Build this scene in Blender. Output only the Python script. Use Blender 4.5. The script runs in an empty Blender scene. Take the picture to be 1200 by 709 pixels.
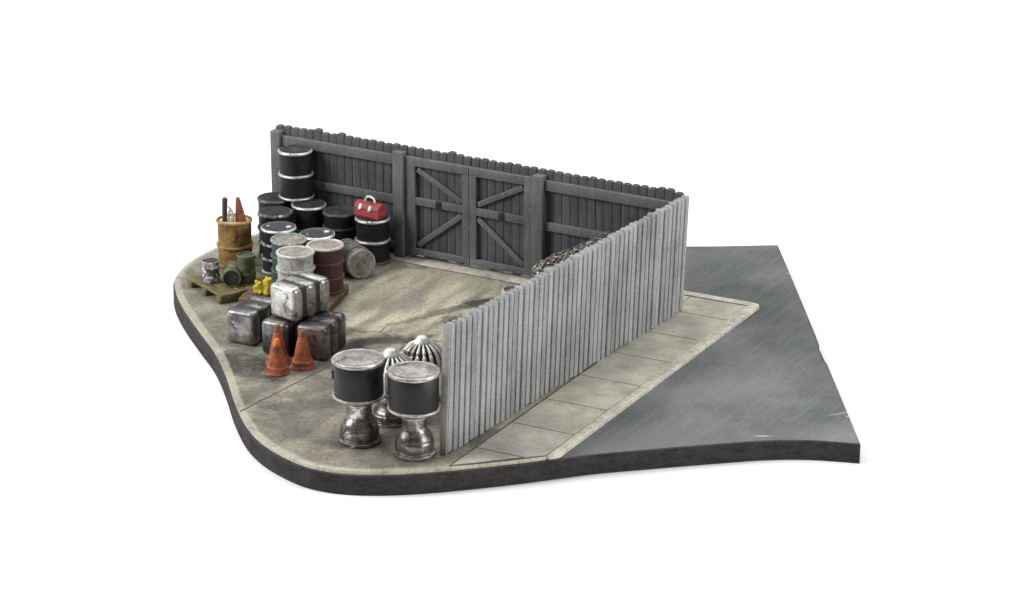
import bpy, bmesh, math, random
from mathutils import Vector, Matrix, noise as mnoise
random.seed(7)
PI = math.pi
S = bpy.context.scene
COL = S.collection
R = math.radians

# ------------------------------------------------------------------ materials
def nt_new(name):
    m = bpy.data.materials.new(name); m.use_nodes = True
    nt = m.node_tree
    return m, nt, nt.nodes['Principled BSDF']

def N(nt, t, **kw):
    n = nt.nodes.new(t)
    for k, v in kw.items():
        if k in n.inputs: n.inputs[k].default_value = v
        else: setattr(n, k, v)
    return n

def c4(c): return (c[0], c[1], c[2], 1.0)

def ramp(nt, src, lo, hi, a=(0,0,0), b=(1,1,1)):
    r = nt.nodes.new('ShaderNodeValToRGB')
    r.color_ramp.elements[0].position = lo; r.color_ramp.elements[0].color = c4(a)
    r.color_ramp.elements[1].position = hi; r.color_ramp.elements[1].color = c4(b)
    nt.links.new(src, r.inputs[0]); return r.outputs[0]

def mix(nt, fac, a, b, mode='MIX'):
    m = nt.nodes.new('ShaderNodeMix'); m.data_type = 'RGBA'; m.blend_type = mode
    for idx, v in ((0, fac), (6, a), (7, b)):
        if isinstance(v, (int, float)): m.inputs[idx].default_value = v
        elif isinstance(v, (tuple, list)): m.inputs[idx].default_value = c4(v)
        else: nt.links.new(v, m.inputs[idx])
    return m.outputs[2]

def math_(nt, op, a, b=None):
    m = nt.nodes.new('ShaderNodeMath'); m.operation = op
    for i, v in enumerate((a, b)):
        if v is None: continue
        if isinstance(v, (int, float)): m.inputs[i].default_value = v
        else: nt.links.new(v, m.inputs[i])
    return m.outputs[0]

def coords(nt, scale=(1,1,1), rot=(0,0,0), rnd=True):
    tc = nt.nodes.new('ShaderNodeTexCoord')
    mp = nt.nodes.new('ShaderNodeMapping')
    mp.inputs['Scale'].default_value = scale; mp.inputs['Rotation'].default_value = rot
    nt.links.new(tc.outputs['Object'], mp.inputs['Vector'])
    if rnd:
        oi = nt.nodes.new('ShaderNodeObjectInfo')
        sc = nt.nodes.new('ShaderNodeVectorMath'); sc.operation = 'SCALE'
        sc.inputs[0].default_value = (37., 19., 53.)
        nt.links.new(oi.outputs['Random'], sc.inputs['Scale'])
        nt.links.new(sc.outputs[0], mp.inputs['Location'])
    return mp.outputs[0]

def noise(nt, vec, scale, detail=6, rough=.6, dist=0):
    n = N(nt, 'ShaderNodeTexNoise', Scale=scale, Detail=detail, Roughness=rough, Distortion=dist)
    nt.links.new(vec, n.inputs['Vector']); return n.outputs['Fac']

def edge_mask(nt, radius, lo, hi):
    """1 on worn arrises, 0 on flats: painted dry-brush that follows the modelled edges."""
    bv = nt.nodes.new('ShaderNodeBevel'); bv.samples = 4; bv.inputs['Radius'].default_value = radius
    g = nt.nodes.new('ShaderNodeNewGeometry')
    d = nt.nodes.new('ShaderNodeVectorMath'); d.operation = 'DOT_PRODUCT'
    nt.links.new(bv.outputs[0], d.inputs[0]); nt.links.new(g.outputs['Normal'], d.inputs[1])
    inv = math_(nt, 'SUBTRACT', 1.0, d.outputs['Value'])
    return ramp(nt, inv, lo, hi)

def bump(nt, h, bsdf, strength, dist=.05):
    b = nt.nodes.new('ShaderNodeBump'); b.inputs['Strength'].default_value = strength
    b.inputs['Distance'].default_value = dist
    nt.links.new(h, b.inputs['Height']); nt.links.new(b.outputs[0], bsdf.inputs['Normal'])

def painted(name, ca, cb, scale=2.5, rough=.55, chip=None, chip_at=.62, chip_metal=0., edge=None, edge_r=.05,
            edge_lim=(.02, .15), metal=0., stretch=(1,1,1), bmp=.25, spec=.4, speck=None, wash=.45):
    """Hand painted, weathered surface: two tones, patchy chips, worn edges, fine speckle."""
    m, nt, b = nt_new(name)
    v = coords(nt, stretch)
    n1 = noise(nt, v, scale, 7, .65)
    n2 = noise(nt, v, scale * 6, 5, .7)
    col = mix(nt, ramp(nt, n1, .33, .68), ca, cb)
    col = mix(nt, .5, col, mix(nt, ramp(nt, n2, .32, .68), (.22,.22,.22), (.85,.85,.85)), 'OVERLAY')
    met = None
    if wash:
        nw = noise(nt, v, scale * .75, 8, .75, .6)
        col = mix(nt, math_(nt, 'MULTIPLY', ramp(nt, nw, .46, .64), wash), col, mix(nt, .93, col, (.05,.042,.036), 'MULTIPLY'))
    if speck:
        n4 = noise(nt, v, scale * 14, 3, .6)
        col = mix(nt, ramp(nt, n4, .60, .72), col, speck)
    if chip:
        n3 = noise(nt, v, scale * 1.7, 8, .72, .4)
        f = ramp(nt, n3, chip_at, chip_at + .07)
        col = mix(nt, f, col, chip); met = f
    if edge:
        e = edge_mask(nt, edge_r, *edge_lim)
        e = math_(nt, 'MULTIPLY', e, ramp(nt, n2, .28, .62))
        col = mix(nt, e, col, edge)
        met = e if met is None else math_(nt, 'MAXIMUM', met, e)
    nt.links.new(col, b.inputs['Base Color'])
    if chip_metal and met is not None:
        nt.links.new(math_(nt, 'MAXIMUM', math_(nt, 'MULTIPLY', met, chip_metal), metal), b.inputs['Metallic'])
    else: b.inputs['Metallic'].default_value = metal
    rr = math_(nt, 'ADD', math_(nt, 'MULTIPLY', n2, .3), rough - .15)
    nt.links.new(rr, b.inputs['Roughness'])
    b.inputs['Specular IOR Level'].default_value = spec
    if bmp: bump(nt, n2, b, bmp, .04)
    return m

M = {}
SILVER = (.72, .70, .67)
M['black_paint'] = painted('black_paint', (.007,.007,.008), (.019,.019,.021), 2.2, .55, edge=(.15,.15,.15), edge_r=.04, spec=.25, bmp=.35)
M['black_lid'] = painted('black_lid', (.014,.014,.015), (.058,.057,.056), 2.2, .6, edge=(.25,.25,.25), chip=(.13,.12,.115), chip_at=.60, spec=.25, bmp=.4)
M['slate_lid'] = painted('slate_lid', (.030,.032,.036), (.055,.056,.060), 1.8, .42, edge=(.4,.4,.4), spec=.4)
M['silver_rim'] = painted('silver_rim', (.46,.455,.44), (.82,.81,.79), 3.2, .38, chip=(.03,.03,.03), chip_at=.56, metal=.6, bmp=.4)
M['dull_rim'] = painted('dull_rim', (.06,.06,.06), (.20,.19,.18), 4, .5, chip=(.45,.44,.42), chip_at=.62, metal=.2)
M['mid_rim'] = painted('mid_rim', (.05,.05,.052), (.10,.10,.10), 3, .5, chip=(.70,.69,.66), chip_at=.50, chip_metal=.5)
M['white_paint'] = painted('white_paint', (.27,.26,.245), (.52,.505,.48), 2.0, .6, chip=(.12,.095,.078), chip_at=.57, edge=(.82,.81,.78), speck=(.3,.26,.23))
M['white_lid'] = painted('white_lid', (.22,.185,.155), (.40,.36,.32), 2.4, .6, chip=(.17,.12,.09), chip_at=.60, edge=(.8,.78,.75))
M['worn_lid'] = painted('worn_lid', (.18,.145,.12), (.38,.34,.30), 2.8, .55, chip=(.13,.08,.06), chip_at=.57, edge=(.75,.72,.68))
M['pale_rim'] = painted('pale_rim', (.42,.40,.37), (.66,.64,.60), 3, .5, chip=(.14,.085,.07), chip_at=.57)
M['green_paint'] = painted('green_paint', (.022,.052,.046), (.045,.095,.085), 2.2, .5, chip=(.35,.36,.34), chip_at=.67, edge=(.30,.38,.35))
M['green_rim'] = painted('green_rim', (.10,.18,.16), (.36,.40,.37), 4, .5, chip=(.6,.6,.57), chip_at=.55)
M['maroon_paint'] = painted('maroon_paint', (.042,.014,.013), (.085,.030,.027), 2.0, .55, edge=(.20,.10,.09), chip=(.12,.075,.065), chip_at=.68)
M['ochre_paint'] = painted('ochre_paint', (.15,.08,.016), (.32,.19,.046), 1.8, .6, chip=(.06,.032,.012), chip_at=.54, edge=(.62,.44,.14))
M['ochre_lid'] = painted('ochre_lid', (.42,.30,.14), (.62,.50,.30), 2.4, .6, chip=(.22,.13,.05), chip_at=.6, edge=(.65,.5,.2))
M['brown_barrel'] = painted('brown_barrel', (.085,.072,.062), (.25,.225,.20), 2.0, .45, chip=(.45,.425,.39), chip_at=.60, edge=(.40,.38,.355), speck=(.24,.225,.205))
M['barrel_end'] = painted('barrel_end', (.15,.138,.122), (.40,.38,.35), 2.2, .5, chip=(.06,.05,.042), chip_at=.57, edge=(.55,.52,.5), metal=.2)
M['can_silver'] = painted('can_silver', (.05,.05,.05), (.26,.257,.254), 2.2, .33, chip=(.85,.84,.81), chip_at=.51, edge=(.85,.84,.82), edge_r=.04, metal=.6)
M['can_green'] = painted('can_green', (.045,.056,.026), (.17,.18,.105), 2.4, .55, chip=(.13,.25,.05), chip_at=.57, edge=(.36,.37,.26), edge_r=.04)
M['can_inside'] = painted('can_inside', (.035,.05,.03), (.075,.09,.06), 3.0, .6)
M['pallet_wood'] = painted('pallet_wood', (.075,.056,.024), (.26,.21,.10), 1.6, .75, stretch=(1,6,6), edge=(.42,.36,.20), edge_r=.05, bmp=.4, spec=.2)
M['brown_wood'] = painted('brown_wood', (.075,.05,.027), (.165,.112,.06), 2.0, .75, stretch=(1,6,6), edge=(.50,.40,.28), bmp=.4, spec=.2)
M['steel_bright'] = painted('steel_bright', (.26,.25,.235), (.68,.67,.65), 1.1, .34, chip=(.12,.10,.09), chip_at=.55, edge=(.88,.87,.85), edge_r=.06, metal=.75, bmp=.3)
M['steel_dark'] = painted('steel_dark', (.06,.056,.053), (.33,.325,.32), 1.0, .34, chip=(.52,.51,.49), chip_at=.60, edge=(.66,.65,.64), edge_r=.06, metal=.78, bmp=.3, wash=.8)
M['steel_rusty'] = painted('steel_rusty', (.085,.065,.058), (.27,.255,.245), 1.3, .36, chip=(.09,.042,.032), chip_at=.53, edge=(.62,.61,.59), edge_r=.06, metal=.72, bmp=.3)
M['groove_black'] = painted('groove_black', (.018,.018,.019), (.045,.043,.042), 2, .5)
M['cast_metal'] = painted('cast_metal', (.08,.069,.059), (.30,.28,.255), 1.3, .31, chip=(.72,.70,.66), chip_at=.565, edge=(.74,.72,.69), edge_r=.06, metal=.8, bmp=.2, speck=(.045,.037,.032), wash=.85)
M['cap_metal'] = painted('cap_metal', (.25,.225,.20), (.60,.58,.55), 1.6, .36, chip=(.15,.125,.10), chip_at=.565, edge=(.85,.84,.82), edge_r=.06, metal=.6, bmp=.2)
M['band_black'] = painted('band_black', (.008,.008,.009), (.020,.0205,.024), 1.3, .45, spec=.3, bmp=.2, speck=(.03,.03,.032))
M['vane_silver'] = painted('vane_silver', (.64,.63,.60), (.80,.79,.76), 3, .5, chip=(.20,.18,.16), chip_at=.66, edge=(.8,.79,.76), edge_r=.03, metal=.45)
M['orange'] = painted('orange', (.25,.060,.022), (.45,.115,.040), 2.6, .65, chip=(.075,.035,.024), chip_at=.535, edge=(.66,.26,.14), edge_r=.04)
M['orange_bright'] = painted('orange_bright', (.72,.17,.015), (.85,.26,.03), 3, .5)
M['orange_dark'] = painted('orange_dark', (.17,.055,.027), (.33,.098,.042), 2.6, .65, chip=(.09,.045,.032), chip_at=.54, edge=(.6,.2,.11), edge_r=.04)
M['red'] = painted('red', (.27,.026,.028), (.36,.05,.05), 2.5, .5, edge=(.75,.22,.20), edge_r=.04)
M['red_side'] = M['red']
M['white_trim'] = painted('white_trim', (.78,.76,.70), (.88,.86,.80), 3, .5)
M['yellow'] = painted('yellow', (.52,.36,.008), (.78,.62,.03), 3.5, .6, chip=(.30,.17,.012), chip_at=.56, bmp=.3)
M['tool_black'] = painted('tool_black', (.025,.018,.016), (.075,.05,.042), 3, .5, edge=(.2,.16,.14))
M['tool_steel'] = painted('tool_steel', (.50,.46,.42), (.78,.75,.70), 3, .35, metal=.6, chip=(.2,.12,.08), chip_at=.62)
M['wire'] = painted('wire', (.055,.045,.037), (.20,.178,.158), 4, .45, chip=(.70,.67,.63), chip_at=.545, metal=.4, bmp=0)
M['rope'] = painted('rope', (.42,.38,.30), (.66,.62,.52), 6, .7, chip=(.16,.13,.10), chip_at=.64)
M['hinge'] = painted('hinge', (.016,.016,.018), (.035,.035,.038), 3, .5, edge=(.16,.16,.16))

def plank_mat(name, ca, cb, pitch, axis, edge, streak, edge_r=.05, grime=None, amt=.5):
    """Board paint: tone per plank, vertical brush streaks, dry-brushed arrises."""
    m, nt, b = nt_new(name)
    tc = nt.nodes.new('ShaderNodeTexCoord')
    sep = nt.nodes.new('ShaderNodeSeparateXYZ'); nt.links.new(tc.outputs['Object'], sep.inputs[0])
    idx = math_(nt, 'FLOOR', math_(nt, 'DIVIDE', sep.outputs[axis], pitch))
    wn = nt.nodes.new('ShaderNodeTexWhiteNoise'); wn.noise_dimensions = '1D'; nt.links.new(idx, wn.inputs['W'])
    mp = nt.nodes.new('ShaderNodeMapping'); mp.inputs['Scale'].default_value = (7, 7, .55)
    nt.links.new(tc.outputs['Object'], mp.inputs[0])
    st = noise(nt, mp.outputs[0], 1.6, 7, .7)
    mp2 = nt.nodes.new('ShaderNodeMapping'); mp2.inputs['Scale'].default_value = (1, 1, 1)
    nt.links.new(tc.outputs['Object'], mp2.inputs[0])
    big = noise(nt, mp2.outputs[0], .55, 5, .6)
    fine = noise(nt, mp2.outputs[0], 16, 4, .7)
    col = mix(nt, ramp(nt, big, .32, .68), ca, cb)
    col = mix(nt, amt, col, mix(nt, wn.outputs['Value'], (.30,.30,.30), (.70,.70,.70)), 'OVERLAY')
    col = mix(nt, math_(nt, 'MULTIPLY', ramp(nt, st, .48, .72), .55), col, streak)
    col = mix(nt, .5, col, mix(nt, ramp(nt, fine, .3, .7), (.25,.25,.25), (.8,.8,.8)), 'OVERLAY')
    if grime:
        g = noise(nt, mp2.outputs[0], 1.3, 7, .7)
        col = mix(nt, math_(nt, 'MULTIPLY', ramp(nt, g, .56, .72), .6), col, grime)
    e = edge_mask(nt, edge_r, .02, .2)
    e = math_(nt, 'MULTIPLY', e, ramp(nt, fine, .25, .65))
    col = mix(nt, math_(nt, 'MULTIPLY', e, .8), col, edge)
    nt.links.new(col, b.inputs['Base Color'])
    b.inputs['Roughness'].default_value = .68; b.inputs['Specular IOR Level'].default_value = .25
    bump(nt, math_(nt, 'ADD', math_(nt, 'MULTIPLY', st, .8), math_(nt, 'MULTIPLY', fine, .5)), b, .45, .05)
    return m
M['wall_board'] = plank_mat('wall_board', (.053,.056,.060), (.096,.100,.105), .33, 0, (.25,.255,.26), (.145,.15,.155), grime=(.040,.034,.031), amt=.35)
M['wall_frame'] = plank_mat('wall_frame', (.084,.087,.090), (.140,.144,.147), 9., 0, (.42,.425,.43), (.20,.205,.21), grime=(.07,.055,.048), amt=.1)
M['picket_board'] = plank_mat('picket_board', (.21,.216,.216), (.33,.338,.338), .296, 1, (.60,.61,.605), (.46,.468,.465), edge_r=.05, grime=(.17,.155,.145), amt=.4)
M['picket_back'] = plank_mat('picket_back', (.022,.022,.024), (.04,.04,.042), .296, 1, (.2,.2,.2), (.12,.12,.12))
M['picket_end'] = plank_mat('picket_end', (.20,.185,.17), (.33,.315,.30), 9., 1, (.55,.53,.50), (.40,.37,.34), grime=(.17,.085,.045), amt=.1)

def dist_mask(nt, vec, cx, cy, sx, sy, lo, hi, rot=0):
    mp = nt.nodes.new('ShaderNodeMapping'); mp.vector_type = 'TEXTURE'
    mp.inputs['Location'].default_value = (cx, cy, 0); mp.inputs['Scale'].default_value = (sx, sy, 1000.)
    mp.inputs['Rotation'].default_value = (0, 0, rot)
    nt.links.new(vec, mp.inputs[0])
    ln = nt.nodes.new('ShaderNodeVectorMath'); ln.operation = 'LENGTH'; nt.links.new(mp.outputs[0], ln.inputs[0])
    return ln.outputs['Value']

def yard_mat():
    m, nt, b = nt_new('yard_concrete')
    tc = nt.nodes.new('ShaderNodeTexCoord'); P = tc.outputs['Object']
    mp = nt.nodes.new('ShaderNodeMapping'); mp.inputs['Scale'].default_value = (1.25, .26, 1); mp.inputs['Rotation'].default_value = (0,0,R(8))
    nt.links.new(P, mp.inputs[0])
    streak = noise(nt, mp.outputs[0], .85, 5, .5, .2)
    big = noise(nt, P, .28, 6, .6)
    fine = noise(nt, P, 9, 6, .72)
    mid = noise(nt, P, 1.5, 8, .68, .3)
    base = mix(nt, ramp(nt, big, .35, .65), (.25,.232,.186), (.40,.375,.295))
    s = ramp(nt, streak, .42, .70)
    # yellowish drag marks lie in the middle of the yard, in front of the gate
    zone = ramp(nt, dist_mask(nt, P, -4.0, 1.2, 5.6, 5.6, 0, 1), .55, 1.15, (1,1,1), (.18,.18,.18))
    col = mix(nt, math_(nt, 'MULTIPLY', math_(nt, 'MULTIPLY', s, zone), .9), base, (.60,.55,.385))
    col = mix(nt, math_(nt, 'MULTIPLY', ramp(nt, streak, .30, .50, (1,1,1), (0,0,0)), .6), col, (.125,.118,.10))
    col = mix(nt, math_(nt, 'MULTIPLY', ramp(nt, mid, .58, .72), .45), col, (.12,.112,.10))
    # spilt oil and dirt, plus dark patches at the feet of vents and drums
    warp = noise(nt, P, 1.1, 6, .65)
    dirt = ramp(nt, math_(nt, 'ADD', dist_mask(nt, P, -4.6, 2.6, 7.2, 7.2, 0, 1), math_(nt, 'MULTIPLY', math_(nt, 'SUBTRACT', mid, .5), 1.3)), .55, 1.0)
    dirt = math_(nt, 'MULTIPLY', dirt, ramp(nt, noise(nt, P, .7, 8, .72, .5), .34, .58))
    col = mix(nt, math_(nt, 'MULTIPLY', dirt, .72), col, (.092,.088,.078))
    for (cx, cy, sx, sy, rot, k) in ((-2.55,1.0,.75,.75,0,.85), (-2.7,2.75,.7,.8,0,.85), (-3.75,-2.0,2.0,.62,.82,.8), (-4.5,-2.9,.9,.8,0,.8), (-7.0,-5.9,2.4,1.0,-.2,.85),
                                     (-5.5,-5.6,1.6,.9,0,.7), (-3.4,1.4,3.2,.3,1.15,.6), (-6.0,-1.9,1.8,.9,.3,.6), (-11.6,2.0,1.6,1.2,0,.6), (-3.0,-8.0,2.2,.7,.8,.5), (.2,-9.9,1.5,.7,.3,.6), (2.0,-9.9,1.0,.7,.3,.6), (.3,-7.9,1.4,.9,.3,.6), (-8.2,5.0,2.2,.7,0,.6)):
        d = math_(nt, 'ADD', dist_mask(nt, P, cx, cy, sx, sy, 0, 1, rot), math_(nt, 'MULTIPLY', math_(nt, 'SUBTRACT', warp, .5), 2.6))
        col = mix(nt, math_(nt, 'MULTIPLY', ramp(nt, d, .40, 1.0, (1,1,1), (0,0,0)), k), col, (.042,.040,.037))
    # cracks
    vw = nt.nodes.new('ShaderNodeVectorMath'); vw.operation = 'MULTIPLY_ADD'
    nz = nt.nodes.new('ShaderNodeTexNoise'); nz.inputs['Scale'].default_value = 1.6; nt.links.new(P, nz.inputs['Vector'])
    nt.links.new(nz.outputs['Color'], vw.inputs[0]); vw.inputs[1].default_value = (.9,.9,0); nt.links.new(P, vw.inputs[2])
    vo = nt.nodes.new('ShaderNodeTexVoronoi'); vo.feature = 'DISTANCE_TO_EDGE'; vo.inputs['Scale'].default_value = .6
    nt.links.new(vw.outputs[0], vo.inputs['Vector'])
    cm = ramp(nt, vo.outputs['Distance'], .006, .022, (1,1,1), (0,0,0))
    cz = ramp(nt, dist_mask(nt, P, -3.4, -1.7, 2.2, 1.6, 0, 1), .6, 1.0, (1,1,1), (0,0,0))
    crack = math_(nt, 'MULTIPLY', cm, cz)
    col = mix(nt, math_(nt, 'MULTIPLY', crack, .85), col, (.05,.047,.042))
    col = mix(nt, .65, col, mix(nt, ramp(nt, fine, .32, .68), (.24,.24,.24), (.76,.76,.76)), 'OVERLAY')
    e = edge_mask(nt, .42, .012, .11)
    e = math_(nt, 'MULTIPLY', e, ramp(nt, math_(nt,'ADD', math_(nt,'MULTIPLY',fine,.5), math_(nt,'MULTIPLY',mid,.5)), .30, .52))
    col = mix(nt, e, col, (.72,.68,.53))
    nt.links.new(col, b.inputs['Base Color'])
    b.inputs['Roughness'].default_value = .8; b.inputs['Specular IOR Level'].default_value = .2
    h = math_(nt, 'SUBTRACT', math_(nt, 'ADD', math_(nt, 'MULTIPLY', mid, .6), math_(nt, 'MULTIPLY', fine, .45)), math_(nt, 'MULTIPLY', crack, 1.0))
    bump(nt, h, b, .3, .06)
    return m
M['yard'] = yard_mat()

def slab_mat():
    m, nt, b = nt_new('paving_slab')
    tc = nt.nodes.new('ShaderNodeTexCoord'); P = tc.outputs['Object']
    big = noise(nt, P, .55, 6, .6); mid = noise(nt, P, 1.6, 7, .65); fine = noise(nt, P, 10, 5, .7)
    sep = nt.nodes.new('ShaderNodeSeparateXYZ'); nt.links.new(P, sep.inputs[0])
    idx = math_(nt, 'FLOOR', math_(nt, 'DIVIDE', math_(nt, 'ADD', sep.outputs[1], 20 - 1.36), 2.3))
    wn = nt.nodes.new('ShaderNodeTexWhiteNoise'); wn.noise_dimensions = '1D'; nt.links.new(idx, wn.inputs['W'])
    col = mix(nt, ramp(nt, big, .35, .66), (.33,.325,.285), (.56,.54,.45))
    col = mix(nt, .35, col, mix(nt, wn.outputs['Value'], (.38,.40,.42), (.62,.60,.53)), 'OVERLAY')
    col = mix(nt, math_(nt, 'MULTIPLY', ramp(nt, mid, .50, .70), .55), col, (.30,.265,.19))
    col = mix(nt, .45, col, mix(nt, ramp(nt, fine, .28, .72), (.3,.3,.3), (.72,.72,.72)), 'OVERLAY')
    nt.links.new(col, b.inputs['Base Color'])
    b.inputs['Roughness'].default_value = .8; b.inputs['Specular IOR Level'].default_value = .2
    bump(nt, fine, b, .25, .04)
    return m
M['slab'] = slab_mat()
M['slab_joint'] = painted('slab_joint', (.07,.066,.056), (.13,.12,.10), 2, .85, spec=.1)
M['kerb'] = painted('kerb', (.48,.455,.375), (.62,.59,.49), 1.5, .8, chip=(.36,.34,.28), chip_at=.64, edge=(.72,.69,.58), edge_r=.06, spec=.2)
M['threshold'] = painted('threshold', (.46,.435,.37), (.58,.55,.47), 1.2, .8, chip=(.33,.31,.26), chip_at=.62, spec=.2)

def road_mat():
    m, nt, b = nt_new('road_paint')
    tc = nt.nodes.new('ShaderNodeTexCoord'); P = tc.outputs['Object']
    mp = nt.nodes.new('ShaderNodeMapping'); mp.inputs['Scale'].default_value = (4.6, .30, 1); mp.inputs['Rotation'].default_value = (0,0,R(-24))
    nt.links.new(P, mp.inputs[0])
    st = noise(nt, mp.outputs[0], 1.6, 8, .68)
    big = noise(nt, P, .20, 5, .5, .6); fine = noise(nt, P, 12, 5, .72)
    col = mix(nt, ramp(nt, big, .34, .66), (.066,.074,.074), (.182,.190,.184))
    col = mix(nt, math_(nt, 'MULTIPLY', ramp(nt, st, .46, .84), .38), col, (.28,.287,.28))
    col = mix(nt, .5, col, mix(nt, ramp(nt, fine, .28, .72), (.28,.28,.28), (.74,.74,.74)), 'OVERLAY')
    sc = noise(nt, mp.outputs[0], 4.5, 4, .6)
    col = mix(nt, math_(nt, 'MULTIPLY', ramp(nt, sc, .735, .76), .5), col, (.5,.5,.5))
    for (cx, cy, sx, sy, rot) in ((10.3,-3.42,.34,.05,.5), (12.05,-.75,.16,.07,-.2), (11.7,-.6,.6,.03,.9), (5.5,11.0,.5,.12,.4)):
        d = math_(nt, 'ADD', dist_mask(nt, P, cx, cy, sx, sy, 0, 1, rot), math_(nt, 'MULTIPLY', math_(nt, 'SUBTRACT', fine, .5), 1.8))
        col = mix(nt, math_(nt, 'MULTIPLY', ramp(nt, d, .6, 1.1, (1,1,1), (0,0,0)), .6), col, (.62,.62,.60))
    nt.links.new(col, b.inputs['Base Color'])
    b.inputs['Roughness'].default_value = .6; b.inputs['Specular IOR Level'].default_value = .35
    bump(nt, math_(nt, 'ADD', math_(nt, 'MULTIPLY', st, .5), math_(nt, 'MULTIPLY', fine, .4)), b, .2, .04)
    return m
M['road'] = road_mat()
M['board_side'] = painted('board_side', (.019,.0175,.0175), (.046,.043,.042), 1.6, .85, edge=(.17,.16,.155), edge_r=.05, speck=(.13,.122,.116), stretch=(1,1,2.5), spec=.2, bmp=.8, wash=0)

m, nt, b = nt_new('white_table')
b.inputs['Base Color'].default_value = (.93,.93,.93,1); b.inputs['Roughness'].default_value = .85
b.inputs['Specular IOR Level'].default_value = .1
M['table'] = m

# ------------------------------------------------------------------ mesh helpers
def obj(name, bm, mat, parent=None, loc=None, rot=None, smooth=38):
    me = bpy.data.meshes.new(name)
    bmesh.ops.recalc_face_normals(bm, faces=bm.faces[:])
    bm.to_mesh(me); bm.free()
    if smooth:
        me.shade_smooth(); me.set_sharp_from_angle(angle=R(smooth))
    me.materials.append(M[mat] if isinstance(mat, str) else mat)
    o = bpy.data.objects.new(name, me); COL.objects.link(o)
    if parent is not None: o.parent = parent
    if loc: o.location = loc
    if rot: o.rotation_euler = rot
    return o

def tag(o, label, cat, group=None):
    o['label'] = label; o['category'] = cat
    if group: o['group'] = group
    return o

def thing(name, label, cat, loc=(0,0,0), rz=0, group=None, rot=None):
    o = bpy.data.objects.new(name, None); COL.objects.link(o)
    o.empty_display_size = .3; o.location = loc
    o.rotation_euler = rot if rot else (0,0,rz)
    return tag(o, label, cat, group)

def struct(o): o['kind'] = 'structure'; return o

def box(bm, lo, hi, bev=0, mat=None, seg=2):
    c = [(a+b_)/2 for a, b_ in zip(lo, hi)]; s = [abs(b_-a) for a, b_ in zip(lo, hi)]
    mtx = Matrix.Translation(c) @ Matrix.Diagonal((*s, 1))
    if mat is not None: mtx = mat @ mtx
    g = bmesh.ops.create_cube(bm, size=1, matrix=mtx)
    if bev:
        ed = list({e for v in g['verts'] for e in v.link_edges})
        bmesh.ops.bevel(bm, geom=ed, offset=bev, segments=seg, profile=.5, affect='EDGES', clamp_overlap=True)

def lathe(bm, prof, seg=40, mat=None, cap=(True, True)):
    mat = mat or Matrix()
    rings = []
    for r, z in prof:
        rings.append([bm.verts.new(mat @ Vector((r*math.cos(2*PI*k/seg), r*math.sin(2*PI*k/seg), z))) for k in range(seg)])
    for a, b_ in zip(rings, rings[1:]):
        for k in range(seg):
            bm.faces.new((a[k], a[(k+1)%seg], b_[(k+1)%seg], b_[k]))
    if cap[0]: bm.faces.new(rings[0])
    if cap[1]: bm.faces.new(rings[-1])

def tube(bm, pts, r, seg=8, closed=False):
    pts = [Vector(p) for p in pts]; n = len(pts); rings = []
    for i, p in enumerate(pts):
        a = pts[i-1] if (i > 0 or closed) else p
        b_ = pts[(i+1) % n] if (i < n-1 or closed) else p
        t = (b_-a).normalized()
        ref = Vector((0,0,1)) if abs(t.z) < .9 else Vector((1,0,0))
        u = t.cross(ref).normalized(); w = t.cross(u)
        rr = r[i] if isinstance(r, (list, tuple)) else r
        rings.append([bm.verts.new(p + u*rr*math.cos(2*PI*k/seg) + w*rr*math.sin(2*PI*k/seg)) for k in range(seg)])
    for i in range(n if closed else n-1):
        a, b_ = rings[i], rings[(i+1) % n]
        for k in range(seg): bm.faces.new((a[k], a[(k+1)%seg], b_[(k+1)%seg], b_[k]))
    if not closed: bm.faces.new(rings[0]); bm.faces.new(rings[-1])

def prism(bm, poly, z0, z1, bev=0, seg=2, top_only=True):
    n = len(poly)
    bot = [bm.verts.new((x, y, z0)) for x, y in poly]; top = [bm.verts.new((x, y, z1)) for x, y in poly]
    bm.faces.new(bot[::-1]); tf = bm.faces.new(top)
    for i in range(n): bm.faces.new((bot[i], bot[(i+1)%n], top[(i+1)%n], top[i]))
    if bev:
        bmesh.ops.bevel(bm, geom=list(tf.edges), offset=bev, segments=seg, profile=.5, affect='EDGES', clamp_overlap=True)

def catmull(pts, sub=8):
    out = []
    for i in range(len(pts)-1):
        p0 = Vector(pts[max(i-1, 0)]); p1 = Vector(pts[i]); p2 = Vector(pts[i+1]); p3 = Vector(pts[min(i+2, len(pts)-1)])
        for k in range(sub):
            t = k/sub
            out.append(.5*((2*p1)+(p2-p0)*t+(2*p0-5*p1+4*p2-p3)*t*t+(3*p1-p0-3*p2+p3)*t*t*t))
    out.append(Vector(pts[-1]))
    return [(v.x, v.y) for v in out]

def rough(bm, amp, scale, keep=None):
    for v in bm.verts:
        if keep and keep(v.co): continue
        d = mnoise.noise_vector(v.co * scale)
        v.co += d * amp

# ------------------------------------------------------------------ the table
bm = bmesh.new()
bmesh.ops.create_grid(bm, x_segments=2, y_segments=2, size=400)
struct(obj('table', bm, 'table', loc=(0, 60, -.755), smooth=0))

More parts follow.
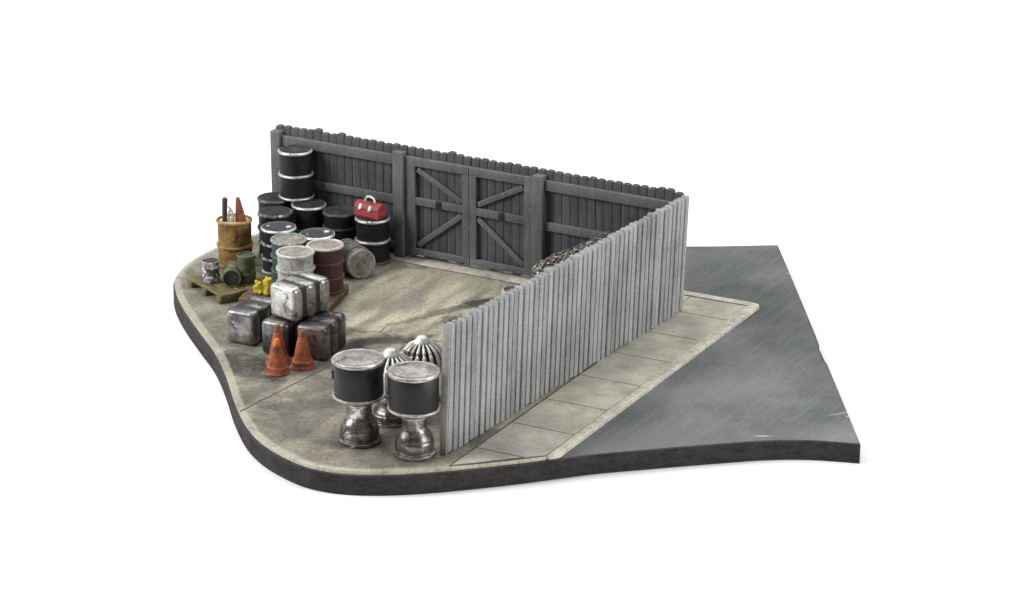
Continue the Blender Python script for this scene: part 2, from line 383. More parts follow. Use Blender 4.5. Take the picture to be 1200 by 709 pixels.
# ------------------------------------------------------------------ the board and the ground on it
LEFT = [(3.61,13.63), (.7,11.9), (-4.,9.6), (-8.5,8.0), (-11.6,7.4), (-13.1,6.4), (-13.7,5.0), (-13.95,3.3), (-13.85,1.7), (-13.35,.15),
        (-12.55,-1.0), (-11.2,-2.43), (-9.41,-4.09), (-7.96,-5.42), (-6.52,-7.0), (-5.07,-8.72), (-3.75,-10.12), (-2.65,-11.0),
        (-1.5,-11.6), (-.39,-11.93), (.72,-11.85), (1.84,-11.35), (2.9,-10.6), (4.0,-9.63), (4.91,-8.75), (5.67,-7.95),
        (6.53,-7.05), (7.75,-6.0), (9.12,-4.85), (10.55,-3.72), (11.75,-3.06), (13.13,-2.62)]
curve = catmull(LEFT, 8)
def right_edge():
    a, b_ = Vector((13.13,-2.62)), Vector((3.61,13.63))
    out = []
    for t, off in ((.36, 0), (.375, -.07), (.43, -.07), (.445, -.02), (.5, 0)):
        p = a.lerp(b_, t); nrm = Vector((.86, .5)); q = p + nrm*off; out.append((q.x, q.y))
    return out
board = curve + right_edge()
bm = bmesh.new()
prism(bm, board, -.75, -.125, .025)
t = obj('base_board', bm, 'board_side', smooth=30)
tag(t, 'thick dark board with curved edges carrying the fenced yard and the road', 'base board')
bm = bmesh.new()
def inset(poly, d):
    n = len(poly); out = []
    for i in range(n):
        a, b_, c = Vector(poly[i-1]), Vector(poly[i]), Vector(poly[(i+1)%n])
        t1 = (b_-a); t2 = (c-b_)
        if t1.length < 1e-6 or t2.length < 1e-6: out.append(poly[i]); continue
        nn = (Vector((-t1.y, t1.x)).normalized() + Vector((-t2.y, t2.x)).normalized())
        nn = nn.normalized() if nn.length > 1e-6 else Vector((0,0))
        q = b_ + nn*d; out.append((q.x, q.y))
    return out
area = sum(board[i-1][0]*board[i][1]-board[i][0]*board[i-1][1] for i in range(len(board)))
sg = 1 if area > 0 else -1
road_poly = inset(board, .035*sg)
f = bm.faces.new([bm.verts.new((x, y, -.119)) for x, y in road_poly])
struct(obj('road', bm, 'road', smooth=0))

# yard plate: the curved outline from the kerb corner round the left, then back along the wall and down the kerb
i0 = 4*8 + 4; i1 = 25*8
arc = [p for p in curve[i0:i1+1]]
arc = inset(curve, .05*sg)[i0:i1-2]
plate = arc + [(5.42,-8.12), (5.44,6.78), (-1.02,6.78), (-1.02,7.15), (-11.0,7.25)]
bm = bmesh.new()
prism(bm, plate, -.118, 0, .035, 3)
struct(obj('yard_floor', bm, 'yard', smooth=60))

# pavement slabs along the fence, with dark open joints, and the kerb
pv = struct(bpy.data.objects.new('pavement', None)); COL.objects.link(pv)
bm = bmesh.new()
prism(bm, [(3.28,-10.13), (3.9,-9.62), (4.9,-8.68), (5.46,-8.1), (5.46,6.75), (-1,6.75), (-1,6.3), (3.28,6.3)], .001, .005)
jo = obj('joint', bm, 'slab_joint', pv, smooth=0)
bm = bmesh.new()
g = .022
ys = [-6.24, -4.03, -1.71, .63, 2.90, 5.13, 6.72]
for a, b_ in zip(ys, ys[1:]):
    prism(bm, [(3.31+g,a+g), (5.42,a+g), (5.42,b_-g), (3.31+g,b_-g)], .002, .016, .008, 1)
prism(bm, [(3.31+g,-8.5+g), (4.95,-8.5+g), (5.42,-8.06), (5.42,-6.24-g), (3.31+g,-6.24-g)], .002, .016, .008, 1)
prism(bm, [(3.31+g,-9.98), (3.9,-9.48), (4.85,-8.5-g), (3.31+g,-8.5-g)], .002, .016, .008, 1)
prism(bm, [(-1.0,5.13+g), (3.31-g,5.13+g), (3.31-g,6.72-g), (-1.,6.72-g)], .002, .016, .008, 1)
rough(bm, .012, 2.0, keep=lambda c: c.z < .01)
obj('slab', bm, 'slab', pv, smooth=0)
bm = bmesh.new()
pts_in = [(5.345,-8.02), (5.345,6.75), (-1,6.75)]
prism(bm, [(5.445,-8.06), (5.62,-7.95), (5.73,-7.74), (5.735,6.97), (5.64,7.10), (5.45,7.15), (-1,7.2), (-1,6.80), (5.445,6.80)], -.117, .018, .025, 2)
obj('kerb', bm, 'kerb', pv, smooth=40)
# pale sill strip under the gate
bm = bmesh.new()
prism(bm, [(-8.05,5.36), (-1.2,5.10), (.6,5.05), (.6,6.2), (-8.05,6.6)], .001, .018, .01, 2)
th = struct(obj('threshold', bm, 'threshold', smooth=40))
bm = bmesh.new()
prism(bm, [(-8.05,5.30), (-1.2,5.045), (.6,5.0), (.6,5.06), (-1.2,5.105), (-8.05,5.365)], .001, .004)
obj('joint', bm, 'slab_joint', th, smooth=0)
# the scribed joint across the yard
bm = bmesh.new()
L = [(-4.42,-9.35), (-4.25,-7.0), (-4.05,-4.7)]
for (a, b_) in zip(L, L[1:]):
    a = Vector(a); b_ = Vector(b_); n_ = Vector((-(b_-a).y, (b_-a).x)).normalized()*.028
    bm.faces.new([bm.verts.new((*q, .004)) for q in (a+n_, a-n_, b_-n_, b_+n_)])
struct(obj('yard_joint', bm, 'slab_joint', smooth=0))

# ------------------------------------------------------------------ picket helper
def picket(bm, x0, x1, y0, y1, z0, z1, rad, bev, swap=False):
    """one board: front outline with rounded top corners, extruded through its thickness, soft arrises"""
    n = 4; out = [(x0, z0), (x1, z0)]
    for k in range(n+1):
        a = PI/2*k/n; out.append((x1-rad+rad*math.cos(a), z1-rad+rad*math.sin(a)))
    for k in range(n+1):
        a = PI/2+PI/2*k/n; out.append((x0+rad+rad*math.cos(a), z1-rad+rad*math.sin(a)))
    P3 = (lambda x, y, z: (y, x, z)) if swap else (lambda x, y, z: (x, y, z))
    A = [bm.verts.new(P3(x, y0, z)) for x, z in out]; B = [bm.verts.new(P3(x, y1, z)) for x, z in out]
    fa = bm.faces.new(A); fb = bm.faces.new(B[::-1])
    for i in range(len(out)): bm.faces.new((A[i], B[i], B[(i+1)%len(out)], A[(i+1)%len(out)]))
    ed = list(fa.edges) + list(fb.edges)
    bmesh.ops.bevel(bm, geom=ed, offset=bev, segments=2, profile=.5, affect='EDGES', clamp_overlap=True)

# ------------------------------------------------------------------ back wall: two plank fences and a double gate
WL, WA = Vector((-12.95, 6.22, 0)), math.atan2(-.70, 16.45)
def wall_pt(x): return (WL.x + x*math.cos(WA), WL.y + x*math.sin(WA), 0)
PITCH = .33
def boards(x0, x1, zb, base=0):
    bm = bmesh.new(); n = round((x1-x0)/PITCH); p = (x1-x0)/n
    for k in range(n):
        a = x0+k*p; h = 4.03 + random.uniform(-.02,.02) + (.07 if random.random() < .07 else 0)
        picket(bm, a+.010, a+p-.010, random.uniform(-.008,.008), .20, zb+random.uniform(-.015,.02), h, .105, .022)
    box(bm, (x0+.01, .05, zb+.04), (x1-.01, .12, 3.8))
    return bm
def brace(bm, a, b_, w, y0, y1):
    a = Vector((a[0], 0, a[1])); b_ = Vector((b_[0], 0, b_[1])); d = b_-a
    mt = Matrix.Translation((a+b_)/2) @ Matrix.Rotation(-math.atan2(d.z, d.x), 4, 'Y')
    box(bm, (-d.length/2, y0, -w/2), (d.length/2, y1, w/2), .02, mt)

def plank_fence(x0, x1, posts, rail_span, label):
    t = thing('plank_fence', label, 'fence', wall_pt(x0), WA, 'dark plank fences either side of the gate')
    obj('board_panel', boards(0, x1-x0, .0), 'wall_board', t)
    for (z0, z1, yy) in ((3.36, 3.72, -.17), (1.92, 2.23, -.14), (.22, .5, -.14)):
        bm = bmesh.new(); box(bm, (rail_span[0]-x0, yy, z0), (rail_span[1]-x0, -.004, z1), .025)
        obj('rail', bm, 'wall_frame', t)
    for (a, b_) in posts:
        bm = bmesh.new(); box(bm, (a-x0, -.32, 0), (b_-x0, .035, 3.88), .03)
        obj('post', bm, 'wall_frame', t)
    return t
plank_fence(0, 5.60, [(-.02,.36), (5.20,5.60)], (.365,5.195), 'dark grey plank fence behind the stacked black drums')
plank_fence(10.86, 16.42, [(10.86,11.24)], (11.245,16.40), 'dark grey plank fence behind the wire mesh roll, right of the gate')

gt = thing('double_gate', 'dark grey wooden double gate with diagonal braces and two closed leaves', 'gate', wall_pt(5.62), WA)
GW = 5.22
for s in (0, 1):
    x0, x1 = (0, GW/2-.012) if s == 0 else (GW/2+.012, GW)
    lf = bpy.data.objects.new('gate_leaf', None); COL.objects.link(lf); lf.parent = gt
    bm = boards(x0, x1, .075); obj('board_panel', bm, 'wall_board', lf)
    bm = bmesh.new()
    ws, wi = .40, .27                               # outer stile, meeting stile
    o0, o1 = (x0, x0+ws) if s == 0 else (x1-ws, x1)
    m0, m1 = (x1-wi, x1) if s == 0 else (x0, x0+wi)
    box(bm, (o0, -.17, .17), (o1, -.004, 3.74), .022)
    box(bm, (m0, -.16, .40), (m1, -.004, 3.42), .022)
    a, b_ = (o1+.002, x1) if s == 0 else (x0, o0-.002)
    box(bm, (a, -.172, 3.42+.003), (b_, -.004, 3.735), .022)
    box(bm, (a, -.15, .17), (b_, -.004, .40-.003), .022)
    a, b_ = (o1+.002, m0-.002) if s == 0 else (m1+.002, o0-.002)
    obj('frame', bm, 'wall_frame', lf)
    bm = bmesh.new(); box(bm, (a, -.15, 2.0), (b_, -.004, 2.28), .022); obj('mid_rail', bm, 'wall_frame', lf)
    out, inn = (a+.07, b_-.045) if s == 0 else (b_-.07, a+.045)
    for (za, zb_) in ((3.30, 2.40), (.52, 1.89)):
        bm = bmesh.new(); brace(bm, (out, za), (inn, zb_), .19, -.12, -.006); obj('brace', bm, 'wall_frame', lf)
    bm = bmesh.new(); cx = a + (b_-a)*(.50 if s == 0 else .53)
    box(bm, (cx-.10, -.205, 2.02), (cx+.10, -.152, 2.31), .02); box(bm, (cx-.06, -.235, 2.19), (cx+.06, -.206, 2.30), .01)
    obj('latch', bm, 'hinge', lf)

# ------------------------------------------------------------------ the pale picket fence on the right
A, B = Vector((2.63,-9.41,0)), Vector((3.46,5.36,0))
LEN = (B-A).length; FA = math.atan2(B.x-A.x, B.y-A.y)
pf = thing('picket_fence', 'long pale grey picket fence with rounded tops along the pavement', 'fence', A, 0, rot=(0, R(2.2), -FA))
bm = bmesh.new(); n = 50; p = LEN/n
for k in range(n):
    h = 4.09 + random.uniform(-.02, .02) + (.05 if k in (0, 9, 19, 24, 32, 41) else 0)
    wob = random.uniform(-.02,.02)
    picket(bm, k*p+.034, (k+1)*p-.034, .0+wob, .24+wob, .02+max(0, random.uniform(-.06,.07)), h, .10, .05, swap=True)
rough(bm, .012, 1.6)
pan = obj('board_panel', bm, 'picket_board', pf)
bm = bmesh.new(); box(bm, (.05, .02, .04), (.12, LEN-.05, 3.9)); obj('backing', bm, 'picket_back', pf)
for z in (.5, 2.0, 3.4):
    bm = bmesh.new(); box(bm, (-.15, .35, z), (-.022, LEN-.1, z+.3), .02); obj('rail', bm, 'picket_back', pf)
bm = bmesh.new(); box(bm, (-.02, -.05, 0), (.235, .026, 4.06), .035); rough(bm, .015, 1.5); obj('post', bm, 'picket_end', pf)

# ------------------------------------------------------------------ drums
H, HB, DR = 1.62, 1.68, .605
DG = 'steel drums standing together in the yard corner'
def torus(bm, r, z, rr, seg=40, sq=1.0):
    tube(bm, [(r*math.cos(2*PI*k/seg), r*math.sin(2*PI*k/seg), z) for k in range(seg)], rr, 8, True)
def drum_parts(t, body, lid, rims, hoop_zs, r=DR, h=H, bung=False, seg=44, hoop_r=.055, top_rim=.053, wob=.01, flat=False):
    bm = bmesh.new()
    prof = [(r*.97, .0), (r*.985, .04)]
    for z in sorted(hoop_zs): prof += [(r*.955, z-.11), (r*.955, z+.11)]
    prof += [(r*.96, h-.10), (r*.97, h-.045)]
    pr = sorted(set((round(a, 4), round(b_, 4)) for a, b_ in prof), key=lambda q: q[1])
    dense = []
    for (ra, za), (rb, zb_) in zip(pr, pr[1:]):
        for k in range(4): dense.append((ra+(rb-ra)*k/4, za+(zb_-za)*k/4))
    dense.append(pr[-1])
    lathe(bm, dense, seg); rough(bm, wob, 2.3); obj('drum_body', bm, body, t)
    bm = bmesh.new()
    if flat: lathe(bm, [(r*.94, h-.07), (r*.965, h-.012), (r*.95, h+.004), (r*.86, h-.002), (r*.82, h-.012), (r*.4, h-.006), (.03, h-.004)], seg)
    else: lathe(bm, [(r*.93, h-.09), (r*.93, h-.05), (r*.86, h-.045), (r*.82, h-.03), (r*.4, h-.024), (.03, h-.022)], seg)
    l = obj('lid', bm, lid, t)
    for k, z in enumerate([h-(.058 if flat else .035)] + list(hoop_zs) + [.045]):
        bm = bmesh.new()
        rr = top_rim if k == 0 else hoop_r
        torus(bm, r-.02 if k else r-.028, z, rr, seg); rough(bm, wob*1.2, 3.)
        obj('rim' if k in (0, len(hoop_zs)+1) else 'hoop', bm, rims[0] if k == 0 else (rims[2] if k == len(hoop_zs)+1 else rims[1]), t)
    if bung:
        a = bung
        bm = bmesh.new(); torus(bm, .085, h-.002, .022, 16); lathe(bm, [(.07,h-.01),(.07,h+.01),(.03,h+.012)], 14)
        bmesh.ops.translate(bm, verts=bm.verts[:], vec=(r*.6*math.cos(a), r*.6*math.sin(a), 0)); obj('bung', bm, 'silver_rim', l)
        bm = bmesh.new(); lathe(bm, [(.05,h-.01),(.05,h+.012),(.02,h+.016)], 12)
        bmesh.ops.translate(bm, verts=bm.verts[:], vec=(-r*.62*math.cos(a), -r*.62*math.sin(a), 0)); obj('plug', bm, 'silver_rim', l)
KEG = (.80,); OIL = (.53, 1.05)
SR, DU, MR = 'silver_rim', 'dull_rim', 'mid_rim'
drums = [
 ('black drum with silver hoops standing on top of two other drums', (-11.68,5.53,HB+.012), 'black_paint','black_lid',(SR,SR,SR), (.88,), False, .3),
 ('dark drum with a dull rim at the far left, under the raised drum', (-12.40,5.18,0), 'black_paint','black_lid',(DU,DU,DU), OIL, False, .9),
 ('black drum with a bright lid rim, close to the fence under the raised drum', (-10.88,5.08,0), 'black_paint','black_lid',(SR,DU,DU), KEG, False, 2.1),
 ('dark drum with a bare matt lid and white worn rim, second in the left row', (-11.58,3.93,0), 'black_paint','black_lid',(MR,MR,DU), OIL, False, 4.1),
 ('dark drum with slate lid, bung and chipped white hoops, behind the green drum', (-10.52,2.50,0), 'black_paint','slate_lid',(SR,MR,MR), OIL, .35, 1.1),
 ('plain all black drum without silver, left of the red toolbox', (-9.58,5.06,0), 'black_paint','black_lid',('mid_rim_dark',)*3, OIL, False, 5.0),
 ('black drum with bright silver hoops under the red toolbox', (-8.20,4.98,0), 'black_paint','black_lid',(SR,SR,DU), KEG, False, 3.3),
 ('dark drum with slate lid, bung and clean silver rim behind the maroon drum', (-8.95,2.50,0), 'black_paint','slate_lid',(SR,DU,DU), OIL, .95, 2.6),
]
M['mid_rim_dark'] = painted('mid_rim_dark', (.03,.03,.032), (.07,.07,.07), 3, .5, chip=(.22,.21,.2), chip_at=.62)
for lab, loc, bo, li, rm, hz, bu, rz in drums:
    t = thing('steel_drum', lab, 'drum', loc, rz, DG)
    if bu: bu = bu - rz
    drum_parts(t, bo, li, rm, hz, bung=bu, flat=True, h=1.78 if 'standing on top' in lab else HB if 'raised drum' in lab else H)
PZ = .345
t = thing('steel_drum', 'dark green drum with a worn pale lid, behind the white drum', 'drum', (-8.90,.62,PZ), .4, DG)
drum_parts(t, 'green_paint', 'worn_lid', ('green_rim','green_paint','green_paint'), OIL)
t = thing('steel_drum', 'dirty white drum behind the silver tank stack', 'drum', (-7.98,-.44,PZ), 1.4, DG)
drum_parts(t, 'white_paint', 'white_lid', ('pale_rim','white_paint','white_paint'), OIL, r=.625, hoop_r=.065)
t = thing('steel_drum', 'dark red maroon drum with a pale worn lid', 'drum', (-7.50,.68,PZ), 2.4, DG)
drum_parts(t, 'maroon_paint', 'worn_lid', ('pale_rim','maroon_paint','maroon_paint'), OIL, r=.615)
t = thing('steel_drum', 'ochre yellow drum with tools standing in its top', 'drum', (-12.30,2.42,0), .7, DG)
drum_parts(t, 'ochre_paint', 'ochre_lid', ('ochre_paint',)*3, (.72,), hoop_r=.06, r=.615, h=1.64)
# barrel lying on its side
a = Vector((-7.50,3.06,.53)); bq = Vector((-8.90,4.06,.53)); d = (bq-a).normalized()
t = thing('steel_drum', 'grey brown keg lying on its side with its round end showing', 'drum', a, 0, 'drums lying about')
t.rotation_euler = d.to_track_quat('Z', 'Y').to_euler()
HL = 1.45; r = .51
bm = bmesh.new(); lathe(bm, [(r*.9,0.03),(r*.93,.12),(r*.98,.35),(r*1.02,.55),(r*1.04,.75),(r*1.02,.95),(r*.98,1.15),(r*.93,1.35),(r*.9,1.42)], 40); rough(bm, .015, 2.5)
obj('drum_body', bm, 'brown_barrel', t)
for z, q in ((.05,.94), (.44,1.0), (1.05,1.0), (1.42,.94)):
    bm = bmesh.new(); torus(bm, r*q, z, .05, 40); rough(bm, .012, 3); obj('rim' if z in (.05,1.42) else 'hoop', bm, 'barrel_end' if z == .05 else 'dull_rim', t)
bm = bmesh.new(); lathe(bm, [(r*.90,.05),(r*.90,.012),(r*.6,.004),(.02,.002)], 36)
l = obj('lid', bm, 'barrel_end', t)
bm = bmesh.new(); lathe(bm, [(.10,.01),(.10,-.025),(.05,-.03)], 16); bmesh.ops.translate(bm, verts=bm.verts[:], vec=(.06,.02,0)); obj('bung', bm, 'brown_barrel', l)

# ------------------------------------------------------------------ pallets
def pallet(label, c, rz, lx, ly, wood, nboard=6):
    t = thing('wooden_pallet', label, 'pallet', (*c, 0), rz, 'wooden pallets under the drums and cans')
    w = ly/nboard
    for k in range(nboard):
        bm = bmesh.new(); e = random.uniform(-.05,.05)
        box(bm, (-lx/2+e, -ly/2+k*w+.02, .245), (lx/2+e, -ly/2+(k+1)*w-.02, .335), .02); rough(bm, .02, 1.7)
        obj('board', bm, wood, t)
    for x in (-lx/2+.18, 0, lx/2-.18):
        bm = bmesh.new(); box(bm, (x-.13, -ly/2+.01, .0), (x+.13, ly/2-.01, .243), .03); obj('bearer', bm, wood, t)
    return t
pallet('weathered olive wooden pallet under the three small cans', (-10.87,.06), R(-27), 2.35, 2.30, 'pallet_wood')
pallet('brown wooden pallet under the white and maroon drums', (-8.36,.06), R(14), 3.20, 2.36, 'brown_wood')

# ------------------------------------------------------------------ small cans on the pallet
CG = 'small cans on the pallet'
def can(t, r, h, mat, lid, ribs, opening):
    bm = bmesh.new(); prof = [(r*.92,0),(r,.03)]
    for z in ribs: prof += [(r*.96,z-.06),(r*1.06,z-.02),(r*1.06,z+.02),(r*.96,z+.06)]
    prof += [(r*.97,h-.1),(r*1.03,h-.05),(r*1.03,h),(r*.93,h),(r*.92,h-.05)]
    lathe(bm, prof, 28, cap=(True, False)); rough(bm, .012, 4); obj('can_body', bm, mat, t)
    bm = bmesh.new(); lathe(bm, [(r*.93,h-.07),(r*.92,h-opening),(r*.3,h-opening+.008),(.02,h-opening+.01)], 28); obj('lid', bm, lid, t)
t = thing('metal_can', 'small dented silver can standing near the pallet edge', 'can', (-11.42,-.42,.337), .5, CG)
can(t, .29, .76, 'can_silver', 'black_lid', (.22, .52), .045)
t = thing('metal_can', 'small green can lying on its side, open end forward', 'can', (-10.72,-.28,.337+.32), 0, CG)
t.rotation_euler = Vector((-.52,.85,.0)).to_track_quat('Z', 'Y').to_euler()
t.location = (-10.46,-.60,.337+.315)
bm = bmesh.new(); r = .30
lathe(bm, [(r*.9,.0),(r*1.03,.0),(r*1.03,.05),(r*.97,.09),(r,.28),(r*1.04,.32),(r,.36),(r,.58),(r*1.04,.62),(r,.66),(r*.97,.9),(r*1.03,.93),(r*1.03,.98),(r*.9,.98)], 28, cap=(False, True)); rough(bm, .012, 4)
obj('can_body', bm, 'can_green', t)
bm = bmesh.new(); lathe(bm, [(r*.93,.03),(r*.92,.09),(.02,.095)], 28, cap=(False, True)); obj('lid', bm, 'can_inside', t)
t = thing('metal_can', 'small green can standing upright with a dark lid', 'can', (-10.36,.18,.337), .9, CG)
can(t, .31, .97, 'can_green', 'can_inside', (.3,), .05)

# ------------------------------------------------------------------ yellow bundles
def lump(label, loc, parts, rz=0, mat='yellow'):
    bm = bmesh.new()
    for (x, y, z, rx, ry, rz_) in parts:
        bmesh.ops.create_icosphere(bm, subdivisions=3, radius=1, matrix=Matrix.Translation((x,y,z)) @ Matrix.Diagonal((rx,ry,rz_,1)))
    rough(bm, .025, 5)
    o = obj('yellow_bundle', bm, mat, loc=loc, rot=(0,0,rz))
    md = o.modifiers.new('weld', 'REMESH'); md.mode = 'VOXEL'; md.voxel_size = .022; md.use_smooth_shade = True
    return tag(o, label, 'bundle', 'yellow bundles on the pallet')
lump('small lumpy yellow bundle, the shorter of the pair beside the drums', (-9.32,-.72,.337),
     [(0,0,.11,.165,.14,.12), (.02,0,.27,.12,.11,.15), (-.10,-.04,.22,.06,.06,.09), (.08,-.04,.40,.055,.055,.06), (-.04,0,.42,.06,.06,.06), (.10,-.08,.08,.07,.08,.08)], .3)
lump('small lumpy yellow bundle, the taller of the pair beside the drums', (-8.93,-.74,.337),
     [(0,0,.13,.155,.14,.14), (0,0,.34,.135,.125,.18), (.01,.01,.53,.10,.09,.10), (.12,.03,.60,.085,.05,.045), (-.10,-.04,.47,.06,.06,.08), (.09,-.1,.26,.07,.07,.1), (-.05,.0,.62,.045,.045,.06)], -.2)

# ------------------------------------------------------------------ tools in the ochre drum
tz = 1.61
bm = bmesh.new(); tube(bm, [(0,0,-.02),(0,0,.12),(.0,0,.55),(.01,0,.80),(.01,0,.86),(.01,0,.885)], [.08,.088,.092,.098,.08,.03], 12)
tag(obj('tool_handle', bm, 'tool_black', loc=(-12.50,2.12,tz), rot=(0,R(2),0)), 'dark brown tool handle standing in the ochre drum', 'tool')
bm = bmesh.new()
tube(bm, [(.10,0,-.02),(.11,0,.2),(.07,0,.38),(-.02,0,.50),(-.09,0,.58)], [.05,.05,.045,.045,.02], 8)
tube(bm, [(-.04,0,-.02),(-.06,0,.15),(-.045,0,.32),(.0,0,.47),(.02,0,.52)], [.045,.045,.04,.04,.02], 8)
tag(obj('steel_pliers', bm, 'tool_steel', loc=(-12.30,2.13,tz), rot=(0,R(4),R(28))), 'pale steel pliers standing handles down in the ochre drum', 'tool')
bm = bmesh.new(); lathe(bm, [(.20,-.02),(.19,.05),(.155,.3),(.12,.55),(.085,.76),(.06,.86),(.03,.885)], 24)
for v in bm.verts: v.co.y *= .75
tag(obj('orange_spike', bm, 'orange_dark', loc=(-12.02,2.42,tz), rot=(0,R(-6),R(28))), 'tapering orange spike standing in the ochre drum', 'tool')

# ------------------------------------------------------------------ red toolbox on a drum
tb = thing('toolbox', 'small red metal toolbox with white handle and clasps on a drum', 'toolbox', (-8.27,4.95,H+.008), R(-9)); tb.scale = (1.13,1.1,1.13)
pro = [(-.23,0),(-.23,.27),(-.17,.40),(-.06,.47),(.06,.47),(.17,.40),(.23,.27),(.23,0)]
def yz_prism(bm, prof, x0, x1, bev):
    A_ = [bm.verts.new((x0,y,z)) for y, z in prof]; B_ = [bm.verts.new((x1,y,z)) for y, z in prof]
    bm.faces.new(A_[::-1]); bm.faces.new(B_)
    for i in range(len(prof)): bm.faces.new((A_[i], A_[(i+1)%len(prof)], B_[(i+1)%len(prof)], B_[i]))
    if bev: bmesh.ops.bevel(bm, geom=bm.edges[:], offset=bev, segments=2, profile=.5, affect='EDGES', clamp_overlap=True)
bm = bmesh.new(); yz_prism(bm, [(-.23,0),(-.23,.245),(.23,.245),(.23,0)], -.46, .46, .02)
for z in (.06, .15): box(bm, (-.43,-.242,z), (.43,-.229,z+.04), .006)
obj('body', bm, 'red', tb)
bm = bmesh.new(); yz_prism(bm, [(-.238,.255),(-.235,.30),(-.17,.41),(-.06,.475),(.06,.475),(.17,.41),(.235,.30),(.238,.255)], -.47, .47, .015); obj('lid', bm, 'red', tb)
for x in (-.22, .16):
    bm = bmesh.new(); box(bm, (x-.05,-.022,-.09), (x+.05,.022,.09), .015, Matrix.Translation((0,-.222,.335)) @ Matrix.Rotation(R(-30), 4, 'X'))
    obj('clasp', bm, 'white_trim', tb)
bm = bmesh.new(); tube(bm, [(-.19,0,.46),(-.185,0,.54),(-.13,0,.61),(0,0,.645),(.13,0,.61),(.185,0,.54),(.19,0,.46)], .035, 8); obj('handle', bm, 'white_trim', tb)

# ------------------------------------------------------------------ ribbed metal tanks
TG = 'ribbed metal tanks stacked in the yard'
def tank(label, loc, rz, mat, w=1.10, h=1.16, ln=1.72):
    t = thing('ribbed_tank', label, 'metal tank', loc, rz, TG)
    s = (ln-2*.13)/3
    for k in range(3):
        bm = bmesh.new(); y0 = k*(s+.13)
        box(bm, (-w/2, y0, .0), (w/2, y0+s, h), .165, seg=5); rough(bm, .014, 1.9)
        for v in bm.verts: v.co.z = max(v.co.z, .0)
        obj('tank_section', bm, mat, t)
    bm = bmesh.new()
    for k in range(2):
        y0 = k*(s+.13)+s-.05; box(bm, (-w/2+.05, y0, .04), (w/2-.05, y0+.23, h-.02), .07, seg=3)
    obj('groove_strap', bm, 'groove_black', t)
    return t
tank('dark ribbed metal tank on the ground, leftmost beside the upper silver one', (-7.62,-4.46,0), R(0), 'steel_dark')
tank('dark ribbed metal tank on the ground behind the two left cones', (-6.10,-4.80,0), R(2), 'steel_dark', w=.98)
tank('rust stained ribbed metal tank on the ground behind the right cone', (-4.82,-4.60,0), R(8), 'steel_rusty', w=1.06)
tank('bright silver ribbed metal tank lying on top of two others', (-5.95,-4.50,1.165), R(-12), 'steel_bright', w=1.14, h=1.14)

# ------------------------------------------------------------------ cones
def cone(label, loc, tip, h=1.27, lean=(0,0,0)):
    t = thing('traffic_cone', label, 'cone', loc, 0, 'orange traffic cones by the tanks', rot=lean)
    bm = bmesh.new(); lathe(bm, [(.315,.24),(.305,.25),(.265,.40),(.215,.62),(.168,.84),(.125,1.02*h/1.27)], 30); rough(bm, .012, 3); obj('cone_body', bm, 'orange', t)
    bm = bmesh.new(); lathe(bm, [(.127,1.0*h/1.27),(.12,1.06*h/1.27),(.10,h-.08),(.075,h-.02),(.03,h)], 24); rough(bm, .01, 5); obj('tip', bm, tip, t)
    bm = bmesh.new(); lathe(bm, [(.40,.0),(.405,.04),(.375,.07),(.35,.16),(.33,.235),(.31,.245)], 30); rough(bm, .02, 2.5)
    for v in bm.verts: v.co.z = max(0, v.co.z)
    obj('cone_base', bm, 'orange', t)
cone('orange traffic cone with a brighter orange tip, in front', (-5.20,-6.00,0), 'orange_bright', 1.16)
cone('worn orange traffic cone half hidden behind the bright tipped cone', (-5.65,-5.24,0), 'orange_dark', 1.30)
cone('worn dark orange traffic cone in front of the rust stained tank', (-4.78,-5.17,0), 'orange_dark', 1.25)

# ------------------------------------------------------------------ vents on pedestals
def pedestal(t, k=1.0, top=1.44):
    pr = [(.60,0),(.64,.02),(.65,.07),(.635,.125),(.58,.14),(.55,.15),(.55,.175),(.57,.20),(.575,.23),(.578,.43),(.572,.455),(.555,.475),(.55,.52),(.53,.60),(.48,.69),(.42,.77),(.385,.83),(.372,.88),(.37,1.0),(.372,1.20),(.415,1.22),(.415,1.29),(.40,1.31),(.40,1.38),(.43,top)]
    bm = bmesh.new(); lathe(bm, [(a*k, z*top/1.44) for a, z in pr], 44); rough(bm, .010, 2.6)
    for v in bm.verts: v.co.z = max(0, v.co.z)
    obj('pedestal', bm, 'cast_metal', t)
def drum_vent(label, loc, rz, clip=None):
    t = thing('cowl_vent', label, 'vent', loc, rz, 'black banded vents at the front')
    pedestal(t)
    bm = bmesh.new(); lathe(bm, [(.38,1.41),(.68,1.42),(.765,1.44),(.787,1.48),(.775,1.525),(.72,1.535)], 48); rough(bm, .01, 3); obj('flange', bm, 'cap_metal', t)
    bm = bmesh.new(); lathe(bm, [(.71,1.51),(.732,1.525),(.734,2.0),(.732,2.53),(.71,2.56)], 48); obj('band', bm, 'band_black', t)
    bm = bmesh.new(); lathe(bm, [(.72,2.525),(.77,2.53),(.788,2.56),(.788,2.60),(.77,2.635),(.74,2.645),(.715,2.635),(.6,2.655),(.3,2.675),(.02,2.68)], 48); rough(bm, .012, 2); obj('cap', bm, 'cap_metal', t)
    if clip is not None:
        bm = bmesh.new(); box(bm, (-.79,-.05,1.98), (-.728,.05,2.25), .01, Matrix.Rotation(clip, 4, 'Z')); obj('clip', bm, 'band_black', t)
drum_vent('black banded vent on a metal pedestal, standing free of the fence', (.02,-9.66,0), R(28), 0)
drum_vent('black banded vent on a metal pedestal, touching the end of the picket fence', (1.96,-9.77,0), R(80))
